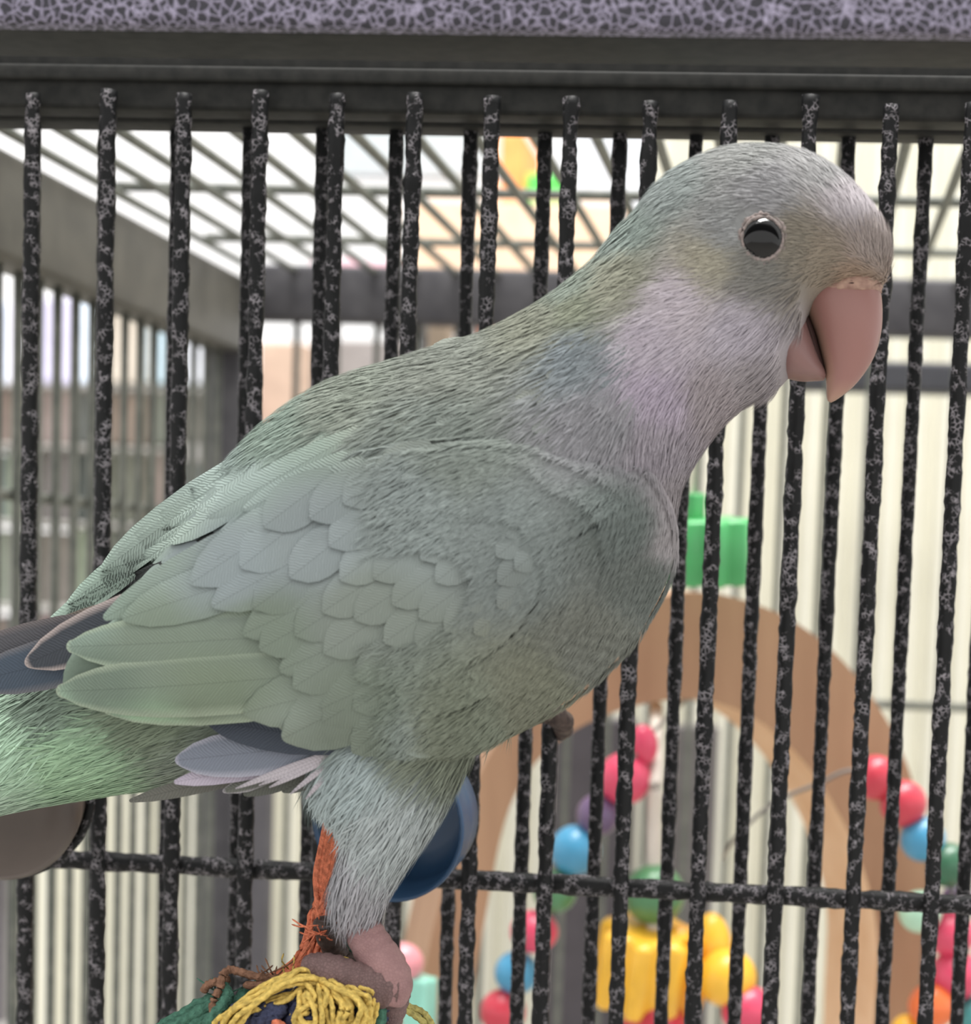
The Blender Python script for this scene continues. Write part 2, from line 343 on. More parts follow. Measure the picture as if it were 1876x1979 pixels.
gear(ctr, 1318, 1880, YL+.006, 66, 84, 'amber', 6, (.2, .3, .5))
bead(ctr, 1378, 1822, YL+.004, 44, 'yellow', 'bead', (.8, .8, 1.35)); bead(ctr, 1405, 1890, YL-.004, 58, 'yellow'); bead(ctr, 1445, 1955, YL-.006, 52, 'pink')
bead(ctr, 1262, 1985, YL, 66, 'red')
g = empty('hanging_toy', at(1350, 960, YL), 'bright green plastic gear block hanging above the wooden arch', 'bird toy')
gear(g, 1368, 1065, YL, 86, 62, 'bright_green', 8, (.1, -.05, .3)); gear(g, 1338, 990, YL, 24, 36, 'bright_green', 5, (.1, 0, 0), 'knob')
V, Fc = tube([at(1340, 985, YL), at(1345, 700, YL), at(1350, 330, YL)], .0009, 8); keep(mesh_obj('cord', V, Fc, pale_cord), g)
g = empty('hanging_toy', at(790, 1850, YL), 'pink ball and aqua plastic peg beside the left leg of the wooden arch', 'bird toy')
bead(g, 778, 1862, YL, 42, 'rose', 'ball'); gear(g, 808, 1965, YL, 36, 80, 'aqua', 5, (0, 0, .2), 'peg')

# ------------------------------------------------------------------ cups on the bars
def dish(name, c, R, depth, axis, mat, label, cat, ringed=True, rimr=None):
    prof = [(.0, depth), (.55, depth), (.78, depth*.93), (.9, depth*.72), (.93, depth*.4), (.955, depth*.37), (.975, .0006), (1.0, 0), (1.03, -.0008), (1.035, .001), (1.0, .0022), (.985, depth*.45), (.94, depth*.80), (.8, depth*1.04), (.5, depth*1.1), (0., depth*1.1)]
    k = 48; rings = []
    for s, z in prof:
        th = np.arange(k)/k*2*math.pi; s = max(s, .01); rings.append(np.stack([R*s*np.cos(th), R*s*np.sin(th), np.full(k, z)], 1))
    V, Fc = loft(rings); q = Vector(axis).to_track_quat('Z', 'Y').to_matrix()
    V = [tuple(q @ Vector(v)) for v in V]; root = empty(name, c, label, cat); o = mesh_obj('bowl', V, Fc, mat); o.parent = root
    th = np.linspace(0, 2*math.pi, 49); rr = R*1.07 if rimr is None else rimr
    P = [tuple(q @ Vector((rr*math.cos(t), rr*math.sin(t), depth*.18))) for t in th]
    if ringed: V, Fc = tube(P, .0011, 8); o = mesh_obj('holder_ring', V, Fc, MAT['bar']); o.parent = root
    a = q @ Vector((0, rr, depth*.18)); V, Fc = tube([a, a+Vector((0, (YA-.002-c[1])-a.y, .001))], .0013, 8); o = mesh_obj('holder_arm', V, Fc, MAT['bar']); o.parent = root
    return root
dish('food_cup', tuple(at(748, 1590, .447)), .0172, .016, (.22, .95, .12), plain('blue_plastic', (52, 80, 112), .35, .4), 'round blue plastic food cup on the bars behind the leg', 'cup', False)
dish('food_cup', tuple(at(10, 1532, .445)), .0172, .015, (.3, -.9, -.2), plain('taupe_plastic', (84, 75, 71), .4, .4), 'round brown food cup on the bars under the tail', 'cup')

# ------------------------------------------------------------------ the parakeet
YM = .400                                   # its mid plane
bird = empty('parakeet', at(700, 1950, YM-.016), 'grey-green parakeet with pale pink beak perched on one leg', 'bird')
KP = 1.0
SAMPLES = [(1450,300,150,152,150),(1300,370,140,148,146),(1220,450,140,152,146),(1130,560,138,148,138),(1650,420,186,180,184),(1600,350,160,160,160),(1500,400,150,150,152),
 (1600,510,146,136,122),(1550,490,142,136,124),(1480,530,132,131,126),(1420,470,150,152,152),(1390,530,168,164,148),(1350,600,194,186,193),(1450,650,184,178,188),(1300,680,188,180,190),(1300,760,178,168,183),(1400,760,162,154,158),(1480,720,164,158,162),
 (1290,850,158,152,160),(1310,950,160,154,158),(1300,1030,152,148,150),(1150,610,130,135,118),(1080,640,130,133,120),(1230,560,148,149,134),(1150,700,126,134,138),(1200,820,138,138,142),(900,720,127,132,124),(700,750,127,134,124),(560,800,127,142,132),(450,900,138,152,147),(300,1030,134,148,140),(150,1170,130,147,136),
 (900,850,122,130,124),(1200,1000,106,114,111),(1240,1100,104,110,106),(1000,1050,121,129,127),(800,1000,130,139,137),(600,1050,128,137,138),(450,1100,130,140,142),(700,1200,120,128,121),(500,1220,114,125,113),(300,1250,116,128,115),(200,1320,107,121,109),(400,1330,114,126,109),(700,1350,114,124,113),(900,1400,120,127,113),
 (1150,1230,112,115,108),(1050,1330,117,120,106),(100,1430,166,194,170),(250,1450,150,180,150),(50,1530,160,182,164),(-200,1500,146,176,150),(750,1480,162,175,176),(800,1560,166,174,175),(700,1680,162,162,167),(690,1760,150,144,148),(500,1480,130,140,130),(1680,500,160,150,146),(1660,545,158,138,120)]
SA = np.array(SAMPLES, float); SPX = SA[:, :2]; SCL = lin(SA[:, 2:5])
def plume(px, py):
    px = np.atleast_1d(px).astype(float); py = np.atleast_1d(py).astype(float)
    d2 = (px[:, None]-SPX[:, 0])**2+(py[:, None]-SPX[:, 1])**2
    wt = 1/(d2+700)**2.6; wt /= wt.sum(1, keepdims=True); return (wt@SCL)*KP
FLOW = np.array([(1450,300,-1,.12),(1600,350,-.75,-.6),(1690,450,-.3,-.95),(1300,370,-.85,.5),(1220,450,-.75,.66),(1130,560,-.8,.6),(1580,520,-1,0),(1480,560,-.98,.2),(1400,470,-1,.2),(1420,640,-.8,.6),(1520,640,-.6,.8),(1350,600,-.95,.3),(1300,700,-.85,.53),(1450,740,-.8,.6),(1300,850,-.2,.98),(1380,800,-.45,.9),(1310,980,-.05,1),(1200,780,-.6,.8),
 (1150,620,-.9,.43),(1150,720,-.8,.6),(900,720,-.9,.43),(700,750,-.9,.43),(560,800,-.85,.5),(450,900,-.78,.62),(300,1030,-.76,.65),(150,1170,-.7,.7),(900,850,-.88,.47),(1200,1000,-.72,.7),(1240,1100,-.6,.8),(1000,1050,-.78,.62),(800,1000,-.8,.6),(600,1050,-.78,.62),(450,1100,-.8,.6),(700,1200,-.84,.54),(500,1220,-.9,.43),(300,1250,-.97,.25),
 (700,1350,-.85,.52),(900,1400,-.88,.47),(1150,1230,-.72,.7),(1050,1330,-.8,.6),(100,1430,-.86,.5),(250,1450,-.9,.42),(50,1530,-.88,.47),(-200,1500,-.9,.4),(750,1480,-.6,.8),(800,1560,-.5,.87),(700,1680,-.28,.96),(690,1760,-.1,1),(500,1480,-.9,.42)], float)
def flow(px, py):
    px = np.atleast_1d(px).astype(float); py = np.atleast_1d(py).astype(float)
    d2 = (px[:, None]-FLOW[:, 0])**2+(py[:, None]-FLOW[:, 1])**2; wt = 1/(d2+2500)**2
    f_ = wt@FLOW[:, 2:4]; return f_/np.linalg.norm(f_, axis=1, keepdims=True)
UX = (at(1000, 1000, YM)-at(900, 1000, YM))/100; UY = (at(1000, 1000, YM)-at(1000, 900, YM))/100
def to_px(Pw):                                # place of a point in the bird's own side view
    Pw = np.atleast_2d(Pw); out = np.zeros((len(Pw), 2)); s = YM/YM
    q = Pw.copy(); q[:, 1] = YM
    c = np.stack([q@right, q@down, q@fwd], 1); out[:, 0] = c[:, 0]/c[:, 2]*F+CX; out[:, 1] = c[:, 1]/c[:, 2]*F+CY; return out
def seen_px(Pw):
    Pw = np.atleast_2d(Pw); c = np.stack([Pw@right, Pw@down, Pw@fwd], 1)
    return np.stack([c[:, 0]/c[:, 2]*F+CX, c[:, 1]/c[:, 2]*F+CY], 1)
def sect(secs, k=36, sub=5, power=2.0, y0=YM):
    S = catmull(np.array([(a[0], a[1], b[0], b[1], w_, dy) for a, b, w_, dy in secs], float), sub); rings = []
    th = np.arange(k)/k*2*math.pi
    for ax, ay, bx, by, w_, dy in S:
        A = at(ax, ay, y0-dy*1e-3); B = at(bx, by, y0-dy*1e-3); c = (A+B)/2; hv = (A-B)/2
        rings.append(c+np.outer(np.cos(th), hv)+np.outer(np.sign(np.sin(th))*np.abs(np.sin(th))**(2/power), (0, max(w_, .2)*1e-3, 0)))
    return loft(rings)
def merge(parts_):
    V = []; Fc = []
    for v, f_ in parts_:
        o_ = len(V); V += [tuple(p) for p in v]; Fc += [tuple(i+o_ for i in q) for q in f_]
    return V, Fc
torso = sect([((-420,1480),(-400,1660),8,0),((-200,1420),(-190,1625),11,0),((0,1340),(10,1570),15,0),((180,1240),(200,1535),20,0),((330,1060),(400,1510),25,0),((480,862),(620,1490),29,0),((620,752),(860,1435),31,0),((800,690),(1085,1340),32,0),((940,645),(1215,1210),30,0),((1060,580),(1288,1060),26,0),((1150,505),(1322,930),22.5,0),
   ((1215,425),(1385,835),20,0),((1290,338),(1445,782),18.2,0),((1400,286),(1508,750),17,0),((1510,283),(1545,690),15.8,0),((1600,315),(1568,600),14,0),((1670,378),(1640,566),11,0),((1712,440),(1700,558),7,0),((1724,485),(1716,540),3,0)])
thigh = sect([((640,1330),(960,1330),12,16),((595,1450),(930,1420),13,17),((600,1530),(885,1520),11.5,17),((652,1600),(845,1590),9.5,17),((655,1650),(812,1640),8.2,17),((642,1700),(778,1690),7,17),((640,1745),(752,1735),5.5,17),((655,1785),(735,1780),3.6,17)])
fthigh = sect([((820,1360),(1000,1330),9,-14),((850,1440),(985,1395),8,-17),((930,1440),(1000,1390),4,-24),((985,1415),(1030,1385),2.6,-33)])
V, Fc = merge([torso, thigh, fthigh])
tmp = mesh_obj('body', V, Fc, MAT['cream'])
md = tmp.modifiers.new('r', 'REMESH'); md.mode = 'VOXEL'; md.voxel_size = .0011
sm = tmp.modifiers.new('s', 'SMOOTH'); sm.factor = .5; sm.iterations = 6
dg = bpy.context.evaluated_depsgraph_get(); ev = tmp.evaluated_get(dg); me = ev.to_mesh()
BV = np.zeros(len(me.vertices)*3); me.vertices.foreach_get('co', BV); BV = BV.reshape(-1, 3)
BF = [tuple(p.vertices) for p in me.polygons]
BN = np.zeros(len(me.vertices)*3); me.vertices.foreach_get('normal', BN); BN = BN.reshape(-1, 3)
ev.to_mesh_clear(); bpy.data.objects.remove(tmp)
MAT['skin_plume'], t, b, a = col_mat('down_plumage', .85, .1)
n_ = nd(t, 'ShaderNodeTexNoise'); n_.inputs['Scale'].default_value = 900; bp_ = nd(t, 'ShaderNodeBump'); bp_.inputs['Strength'].default_value = .5; bp_.inputs['Distance'].default_value = .0004
tc = nd(t, 'ShaderNodeTexCoord'); t.links.new(tc.outputs['Object'], n_.inputs['Vector']); t.links.new(n_.outputs[0], bp_.inputs['Height']); t.links.new(bp_.outputs[0], b.inputs['Normal'])
pp = to_px(BV); bcol = np.vstack([plume(pp[i:i+20000, 0], pp[i:i+20000, 1]) for i in range(0, len(pp), 20000)])
body = mesh_obj('body', BV, BF, MAT['skin_plume'], cols=bcol*.8); keep(body, bird)
bvh = BVHTree.FromPolygons([Vector(v) for v in BV], BF)
def body_w(px, py):                           # how far the body's side stands out from the mid plane where one looks (mm)
    v = ray(px, py); h = bvh.ray_cast(Vector((0, 0, 0)), Vector(v).normalized())
    return None if h[0] is None else (YM-h[0].y)*1e3
# ---- wing shell
WPOLY = catmull([(1180,888),(1245,925),(1285,1000),(1288,1075),(1260,1150),(1205,1235),(1100,1332),(980,1398),(880,1438),(700,1446),(570,1428),(500,1375),(400,1370),(300,1376),(190,1370),(125,1335),(140,1262),(230,1190),(360,1090),(470,985),(600,925),(760,885),(960,862),(1080,870)], 4)[:-1]
WC = np.array([(1290,1050,14),(1200,900,22),(1262,960,18),(1150,1000,29),(1000,1100,34.5),(850,1100,36),(600,1150,36),(400,1200,35),(200,1280,32),(0,1290,28),(-100,1300,26),(900,1330,33),(1100,1300,22),(1230,1180,16),(980,1390,24),(700,1410,33),(560,1420,34),(340,1380,34),(600,930,31.5),(800,870,30),(1000,850,28.5),(480,980,32),(300,1120,32),(120,1230,29.5),(640,1450,30),(350,1480,26)], float)
def _poly_fit():
    x = WC[:, 0]/1000; y = WC[:, 1]/1000; d = np.hypot(x[:, None]-x, y[:, None]-y); A = np.zeros((len(x)+3,)*2)
    A[:len(x), :len(x)] = d+np.eye(len(x))*.02; A[:len(x), -3] = 1; A[:len(x), -2] = x; A[:len(x), -1] = y; A[-3:, :len(x)] = A[:len(x), -3:].T
    return np.linalg.solve(A, np.concatenate([WC[:, 2], [0, 0, 0]]))
WCO = _poly_fit()
def wing_w(px, py):
    x, y = px/1000, py/1000; d = np.hypot(x-WC[:, 0]/1000, y-WC[:, 1]/1000); return float(d@WCO[:-3]+WCO[-3]+WCO[-2]*x+WCO[-1]*y)
def wing_shell(mirror):
    ctr = np.array((760., 1150.)); V = []; Fc = []; k = len(WPOLY); steps = [1.0, .985, .95, .88, .75, .55, .3]
    for q, s in enumerate([1.0]+steps):
        for p in WPOLY:
            x, y = ctr+(p-ctr)*s; drop = 15 if q == 0 else (1.6, .8, .3, 0, 0, 0, 0)[q-1]; P = at(x, y, YM-(wing_w(x, y)-drop-.6)*1e-3); V.append(P)
    V.append(at(*ctr, YM-(wing_w(*ctr)-.6)*1e-3))
    for q in range(len(steps)):
        for j in range(k):
            a_ = q*k+j; b_ = q*k+(j+1) % k; Fc.append((a_, b_, b_+k, a_+k))
    m_ = len(steps)*k
    for j in range(k): Fc.append((m_+j, m_+(j+1) % k, len(V)-1))
    Fc.append(tuple(range(k))); V = np.array(V)
    if mirror:
        V[:, 1] = 2*YM-V[:, 1]; Fc = [q[::-1] for q in Fc]
    else:
        global WV_, WF_; WV_ = V; WF_ = Fc
    px = to_px(V) if mirror else seen_px(V)
    o_ = mesh_obj('wing', V, Fc, MAT['skin_plume'], cols=plume(px[:, 0], px[:, 1])*.85); keep(o_, bird); return o_
wing = wing_shell(False); fwing = wing_shell(True)
def bw(x, y):
    w_ = body_w(x, y); return 0. if w_ is None else w_
def fw(x, y): return max(bw(x, y), 5.)
def sw(x, y): return max(bw(x, y), wing_w(x, y)-1.2)
# ---- feathers
MAT['feather'], t, b, a = col_mat('feather_vane', .75, .15)
uvn = nd(t, 'ShaderNodeUVMap'); sx = nd(t, 'ShaderNodeSeparateXYZ'); t.links.new(uvn.outputs[0], sx.inputs[0])
ab = nd(t, 'ShaderNodeMath', operation='ABSOLUTE'); t.links.new(sx.outputs[1], ab.inputs[0])
ph = nd(t, 'ShaderNodeMath', operation='SUBTRACT'); t.links.new(sx.outputs[0], ph.inputs[0]); t.links.new(ab.outputs[0], ph.inputs[1])
nz = nd(t, 'ShaderNodeTexNoise'); nz.inputs['Scale'].default_value = .5; nz.inputs['Detail'].default_value = 2; t.links.new(uvn.outputs[0], nz.inputs['Vector'])
ad = nd(t, 'ShaderNodeMath', operation='MULTIPLY_ADD'); ad.inputs[1].default_value = 1.2; t.links.new(nz.outputs[0], ad.inputs[0]); t.links.new(ph.outputs[0], ad.inputs[2])
ml = nd(t, 'ShaderNodeMath', operation='MULTIPLY'); ml.inputs[1].default_value = 2*math.pi/.72; t.links.new(ad.outputs[0], ml.inputs[0])
sn = nd(t, 'ShaderNodeMath', operation='SINE'); t.links.new(ml.outputs[0], sn.inputs[0])
bp_ = nd(t, 'ShaderNodeBump'); bp_.inputs['Strength'].default_value = .4; bp_.inputs['Distance'].default_value = .0002
t.links.new(sn.outputs[0], bp_.inputs['Height']); t.links.new(bp_.outputs[0], b.inputs['Normal'])
mr = nd(t, 'ShaderNodeMapRange'); mr.inputs['From Min'].default_value = -1; mr.inputs['From Max'].default_value = 1; mr.inputs['To Min'].default_value = .90; mr.inputs['To Max'].default_value = 1.08
t.links.new(sn.outputs[0], mr.inputs['Value'])
sh = nd(t, 'ShaderNodeMath', operation='GREATER_THAN'); sh.inputs[1].default_value = .12; t.links.new(ab.outputs[0], sh.inputs[0])
sh2 = nd(t, 'ShaderNodeMapRange'); sh2.inputs['To Min'].default_value = .84; t.links.new(sh.outputs[0], sh2.inputs['Value'])
m2 = nd(t, 'ShaderNodeMath', operation='MULTIPLY'); t.links.new(mr.outputs[0], m2.inputs[0]); t.links.new(sh2.outputs[0], m2.inputs[1])
vm = nd(t, 'ShaderNodeVectorMath', operation='SCALE'); t.links.new(a.outputs[0], vm.inputs[0]); t.links.new(m2.outputs[0], vm.inputs['Scale']); t.links.new(vm.outputs[0], b.inputs['Base Color'])
def feather_geo(base, tip, wpx, surf, h0, h1, col=None, edge=None, bend=0., nu=8, nv=3, droop=.5, point=1.0, ragged=.0):
    base = np.array(base, float); tip = np.array(tip, float); d = tip-base; L = np.linalg.norm(d); d /= L; nrm = np.array((-d[1], d[0]))
    V = []; Cc = []; UV = []; PX = []; ws = np.linspace(-1, 1, 2*nv+1)
    ts = 1-(1-np.linspace(0, 1, nu))**1.8
    mm = YM/F*1e3
    for t_ in ts:
        hw = wpx/2*((.42+.58*min(1, t_/.45)**.7) if t_ < .55 else max(.05, (1-((t_-.55)/.45)**(2.2*point)))**.55)
        for v in ws:
            back = (v*v)*wpx*.05*(t_ > .3)
            p = base+d*(t_*L-back*t_)+nrm*(v*hw+bend*L*(t_*(1-t_)))
            if ragged and abs(v) == 1: p = p+d*rng.normal()*ragged
            s = surf(p[0], p[1]); PX.append(p)
            hh = h0+(h1-h0)*t_-droop*abs(v)**2
            V.append(at(p[0], p[1], YM-(s+hh)*1e-3))
            c_ = plume(p[0], min(p[1], 1385) if surf is wl else p[1])[0] if col is None else lin(col)*KP
            if edge is not None and (abs(v) > .99 or t_ > .99): c_ = lin(edge)*KP
            Cc.append(c_); UV.append((t_*L*mm, v*hw*mm))
    m_ = len(ws); Fc = [(i*m_+j, i*m_+j+1, (i+1)*m_+j+1, (i+1)*m_+j) for i in range(nu-1) for j in range(m_-1)]
    V = np.array(V); NN = []
    if surf is bw or surf is fw or surf is sw:
        for p in V:
            h = bvh.find_nearest(Vector(p)); n_ = np.array(h[1]); NN.append(n_)
    else:
        for px_ in PX:
            a0 = at(px_[0], px_[1], YM-surf(*px_)*1e-3); a1 = at(px_[0]+14, px_[1], YM-surf(px_[0]+14, px_[1])*1e-3); a2 = at(px_[0], px_[1]+14, YM-surf(px_[0], px_[1]+14)*1e-3)
            n_ = np.cross(a2-a0, a1-a0); NN.append(n_/np.linalg.norm(n_))
    NN = np.array(NN); NN[NN[:, 1] > .3] *= -1
    fn = np.cross(V[Fc[0][1]]-V[Fc[0][0]], V[Fc[0][3]]-V[Fc[0][0]])
    if fn @ NN[0] < 0: Fc = [q[::-1] for q in Fc]
    # keep a little of the vane's own camber
    vv = np.tile(ws, nu)[:, None]; s1 = V[1]-V[0]; s1 = s1/np.linalg.norm(s1); NN = NN+s1*vv*.10; NN /= np.linalg.norm(NN, axis=1, keepdims=True)
    return V, Fc, np.array(Cc), np.array(UV), NN
NF = [0]
def feather(*a_, name='feather', tint=1., label=None, **k_):
    V, Fc, Cc, UV, NN = feather_geo(*a_, **k_); o_ = mesh_obj(name, V, Fc, MAT['feather'], cols=np.clip(Cc*tint, 0, 1), uv=UV, nrm=NN); keep(o_, bird); NF[0] += 1
    if label: o_['label'] = label
    return o_
def inside(p, poly):
    x, y = p; c_ = False; j = len(poly)-1
    for i in range(len(poly)):
        xi, yi = poly[i]; xj, yj = poly[j]
        if (yi > y) != (yj > y) and x < (xj-xi)*(y-yi)/(yj-yi)+xi: c_ = not c_
        j = i
    return c_
# flight feathers behind, dark with pale rims
dk = lambda x, y: wing_w(x, y)-6.
feather((420,1125), (48,1284), 104, dk, 0, 1.5, (66,70,76), (176,164,160), label='dark flight feather with pale rim')
feather((330,1225), (-70,1322), 100, dk, -1.5, -1, (72,82,94), (104,104,108), label='dark flight feather')
feather((300,1200), (-90,1280), 95, dk, -3, -3, (84,84,88), (110,104,104), label='dark flight feather')
feather((330,1150), (70,1226), 46, dk, -6, -6, (96,88,84), (130,122,112), label='dark flight feather')
feather((480,985), (100,1208), 62, bw, .3, .4, (40,42,42), None, label='blackish far wing feather')  # dark feather in the wing slot, blackened further with the slot's shadow
# under-wing flight feathers and white shafts
uw = lambda x, y: 26.
feather((660,1436), (338,1470), 92, uw, 0, 2, (120,126,138), (164,164,176), label='blue-grey primary feather')
feather((700,1440), (398,1392), 80, uw, 2.5, 3.6, (70,76,86), None, label='dark slate primary feather')
feather((660,1452), (336,1512), 44, uw, -1, 0, (176,168,182), None, label='pale lavender feather')
feather((640,1456), (250,1548), 36, uw, -4, -6, (104,104,98), None)
feather((660,1452), (430,1530), 40, uw, -2, -2, (104,106,100), (168,164,168))
for (x0, y0, x1, y1, w_) in [(668,1444,455,1524,16),(672,1446,520,1522,15),(676,1446,590,1545,13),(672,1446,560,1535,12),(664,1448,500,1518,14)]:
    feather((x0, y0), (x1, y1), w_, uw, 1.5, 1.0, (186,180,186), None, point=.6, label='thin pale feather edge')
for (x0, y0, x1, y1) in [(700,1446,470,1536),(690,1450,545,1530),(710,1450,610,1545)]:
    feather((x0, y0), (x1, y1), 44, uw, -1.5, -2.5, (92,94,88), None)
# large tertials / secondaries
wl = wing_w
feather((720,1215), (128,1250), 118, wl, .2, 1.3, edge=(150,164,146), bend=-.03, nu=11, tint=1.0)
feather((760,1285), (108,1336), 126, wl, .4, 1.5, edge=(146,158,140), bend=-.05, nu=11)
feather((700,1330), (200,1372), 84, wl, .1, .7, edge=(146,158,140), bend=-.04)
feather((620,1070), (236,1196), 100, wl, .6, 1.8, tint=1.05)
feather((820,1290), (470,1378), 120, wl, .6, 1.7, tint=1.0)
feather((860,1270), (545,1428), 150, wl, .8, 2.0, tint=1.0)
feather((640,950), (368,1128), 108, wl, .9, 2.3, tint=1.06)
feather((700,1010), (410,1172), 112, wl, .8, 2.1, tint=1.03)
feather((760,1090), (470,1226), 112, wl, .8, 1.9)
feather((830,1170), (540,1296), 112, wl, .8, 1.9)
feather((900,1240), (620,1370), 112, wl, .8, 2.0)
feather((600,965), (200,1196), 74, wl, .1, .6, tint=1.02)
feather((560,990), (420,1080), 60, wl, .8, 2.0, tint=1.06)
# covert rows
pts = []
def fill(poly, spx_fn, jitter=.16):
    y = 640.
    out = []
    xmin, ymin = poly.min(0); xmax, ymax = poly.max(0)
    cand = rng.random((60000, 2))*(np.array((xmax, ymax))-(xmin, ymin))+(xmin, ymin); acc = np.zeros((0, 3))
    for c_ in cand:
        s = spx_fn(*c_)
        if len(acc) and (np.hypot(acc[:, 0]-c_[0], acc[:, 1]-c_[1]) < .5*(s+acc[:, 2])).any(): continue
        if not inside(c_, poly): continue
        acc = np.vstack([acc, (c_[0], c_[1], s)])
    return acc
COV = np.array([(1180,900),(1240,935),(1275,1000),(1278,1075),(1245,1150),(1190,1230),(1090,1325),(970,1392),(860,1420),(700,1400),(640,1300),(560,1180),(500,1060),(600,940),(760,892),(960,868),(1080,875)], float)
acc = fill(COV, lambda x, y: 30+max(0, (1180-x))*.062)
big = sorted(acc.tolist(), key=lambda q: -q[2]); stuff = []
for i, (x, y, s) in enumerate(big):
    fx, fy = flow(x, y)[0]; L = s*2.5
    args = ((x-fx*L*.45, y-fy*L*.45), (x+fx*L*.55, y+fy*L*.55), s*1.45, wl, .9, 1.75+min(.6, s*.006))
    tint = 1+rng.normal()*.03
    if i < 150: feather(*args, tint=tint, nu=8, nv=3, droop=.25)
    else: stuff.append((args, tint))
# mantle and scapulars on the back
MAN = np.array([(1180,560),(1220,700),(1215,830),(1100,862),(900,855),(700,895),(600,915),(560,900),(590,820),(650,770),(700,738),(800,700),(950,655),(1080,600)], float)
acc = fill(MAN, lambda x, y: 40+max(0, (1000-x))*.05)
big2 = sorted(acc.tolist(), key=lambda q: -q[2])
for i, (x, y, s) in enumerate(big2):
    fx, fy = flow(x, y)[0]; L = s*2.3
    args = ((x-fx*L*.45, y-fy*L*.45), (x+fx*L*.55, y+fy*L*.55), s*1.35, bw, .15, .8); tint = 1+rng.normal()*.03
    if NF[0] < 296: feather(*args, tint=tint, nu=8, nv=3, droop=.15)
    else: stuff.append((args, tint))
# long scapular fold over the wing's upper edge
for (b_, t_, w_) in [((800,845),(470,985),64),((900,845),(560,962),68),((1000,840),(680,928),70),((1100,840),(790,905),70),((1170,850),(900,892),64),((700,830),(400,1000),60),((620,850),(330,1050),60),((640,800),(310,1022),76),((540,850),(195,1104),76),((430,950),(130,1168),52),((340,1040),(78,1222),44)]:
    feather(b_, t_, w_, sw if t_[1] < 1010 else fw, -4. if t_[1] < 1010 else .5, 1.7, nu=8, nv=3, droop=.4, tint=1.04)
print('feathers', NF[0], 'joined', len(stuff))
def join_feathers(lst):
    Vs, Fs, Cs, Us, Ns = [], [], [], [], []; o_ = 0
    for args, tint in lst:
        V, Fc, Cc, UV, NN = feather_geo(*args, nu=7, nv=2, droop=.2); Vs.append(V); Ns.append(NN); Cs.append(Cc*tint); Us.append(UV); Fs += [tuple(i+o_ for i in q) for q in Fc]; o_ += len(V)
    o = mesh_obj('covert_feathers', np.vstack(Vs), Fs, MAT['feather'], cols=np.clip(np.vstack(Cs), 0, 1), uv=np.vstack(Us), nrm=np.vstack(Ns)); keep(o, bird); o['kind'] = 'stuff'
if stuff: join_feathers(stuff)

# ---- fine plumage strands over head, neck, breast, belly, thigh and under-tail
def scatter(n, zone, BV=BV, BF=BF, near=False):
    tri = np.array([(q[0], q[1], q[2]) for q in BF]+[(q[0], q[2], q[3]) for q in BF if len(q) == 4]); A_ = BV[tri[:, 0]]; B_ = BV[tri[:, 1]]; C_ = BV[tri[:, 2]]
    ar = np.linalg.norm(np.cross(B_-A_, C_-A_), axis=1); idx = rng.choice(len(tri), n, p=ar/ar.sum()); u = rng.random((n, 2)); fl = u.sum(1) > 1;  u[fl] = 1-u[fl]
    P = A_[idx]+(B_-A_)[idx]*u[:, :1]+(C_-A_)[idx]*u[:, 1:]; N_ = np.cross(B_-A_, C_-A_)[idx]; N_ /= np.linalg.norm(N_, axis=1, keepdims=True)
    if near: N_[N_[:, 1] > 0] *= -1
    q = seen_px(P) if near else to_px(P); k_ = zone(q[:, 0], q[:, 1]); return P[k_], N_[k_], q[k_]
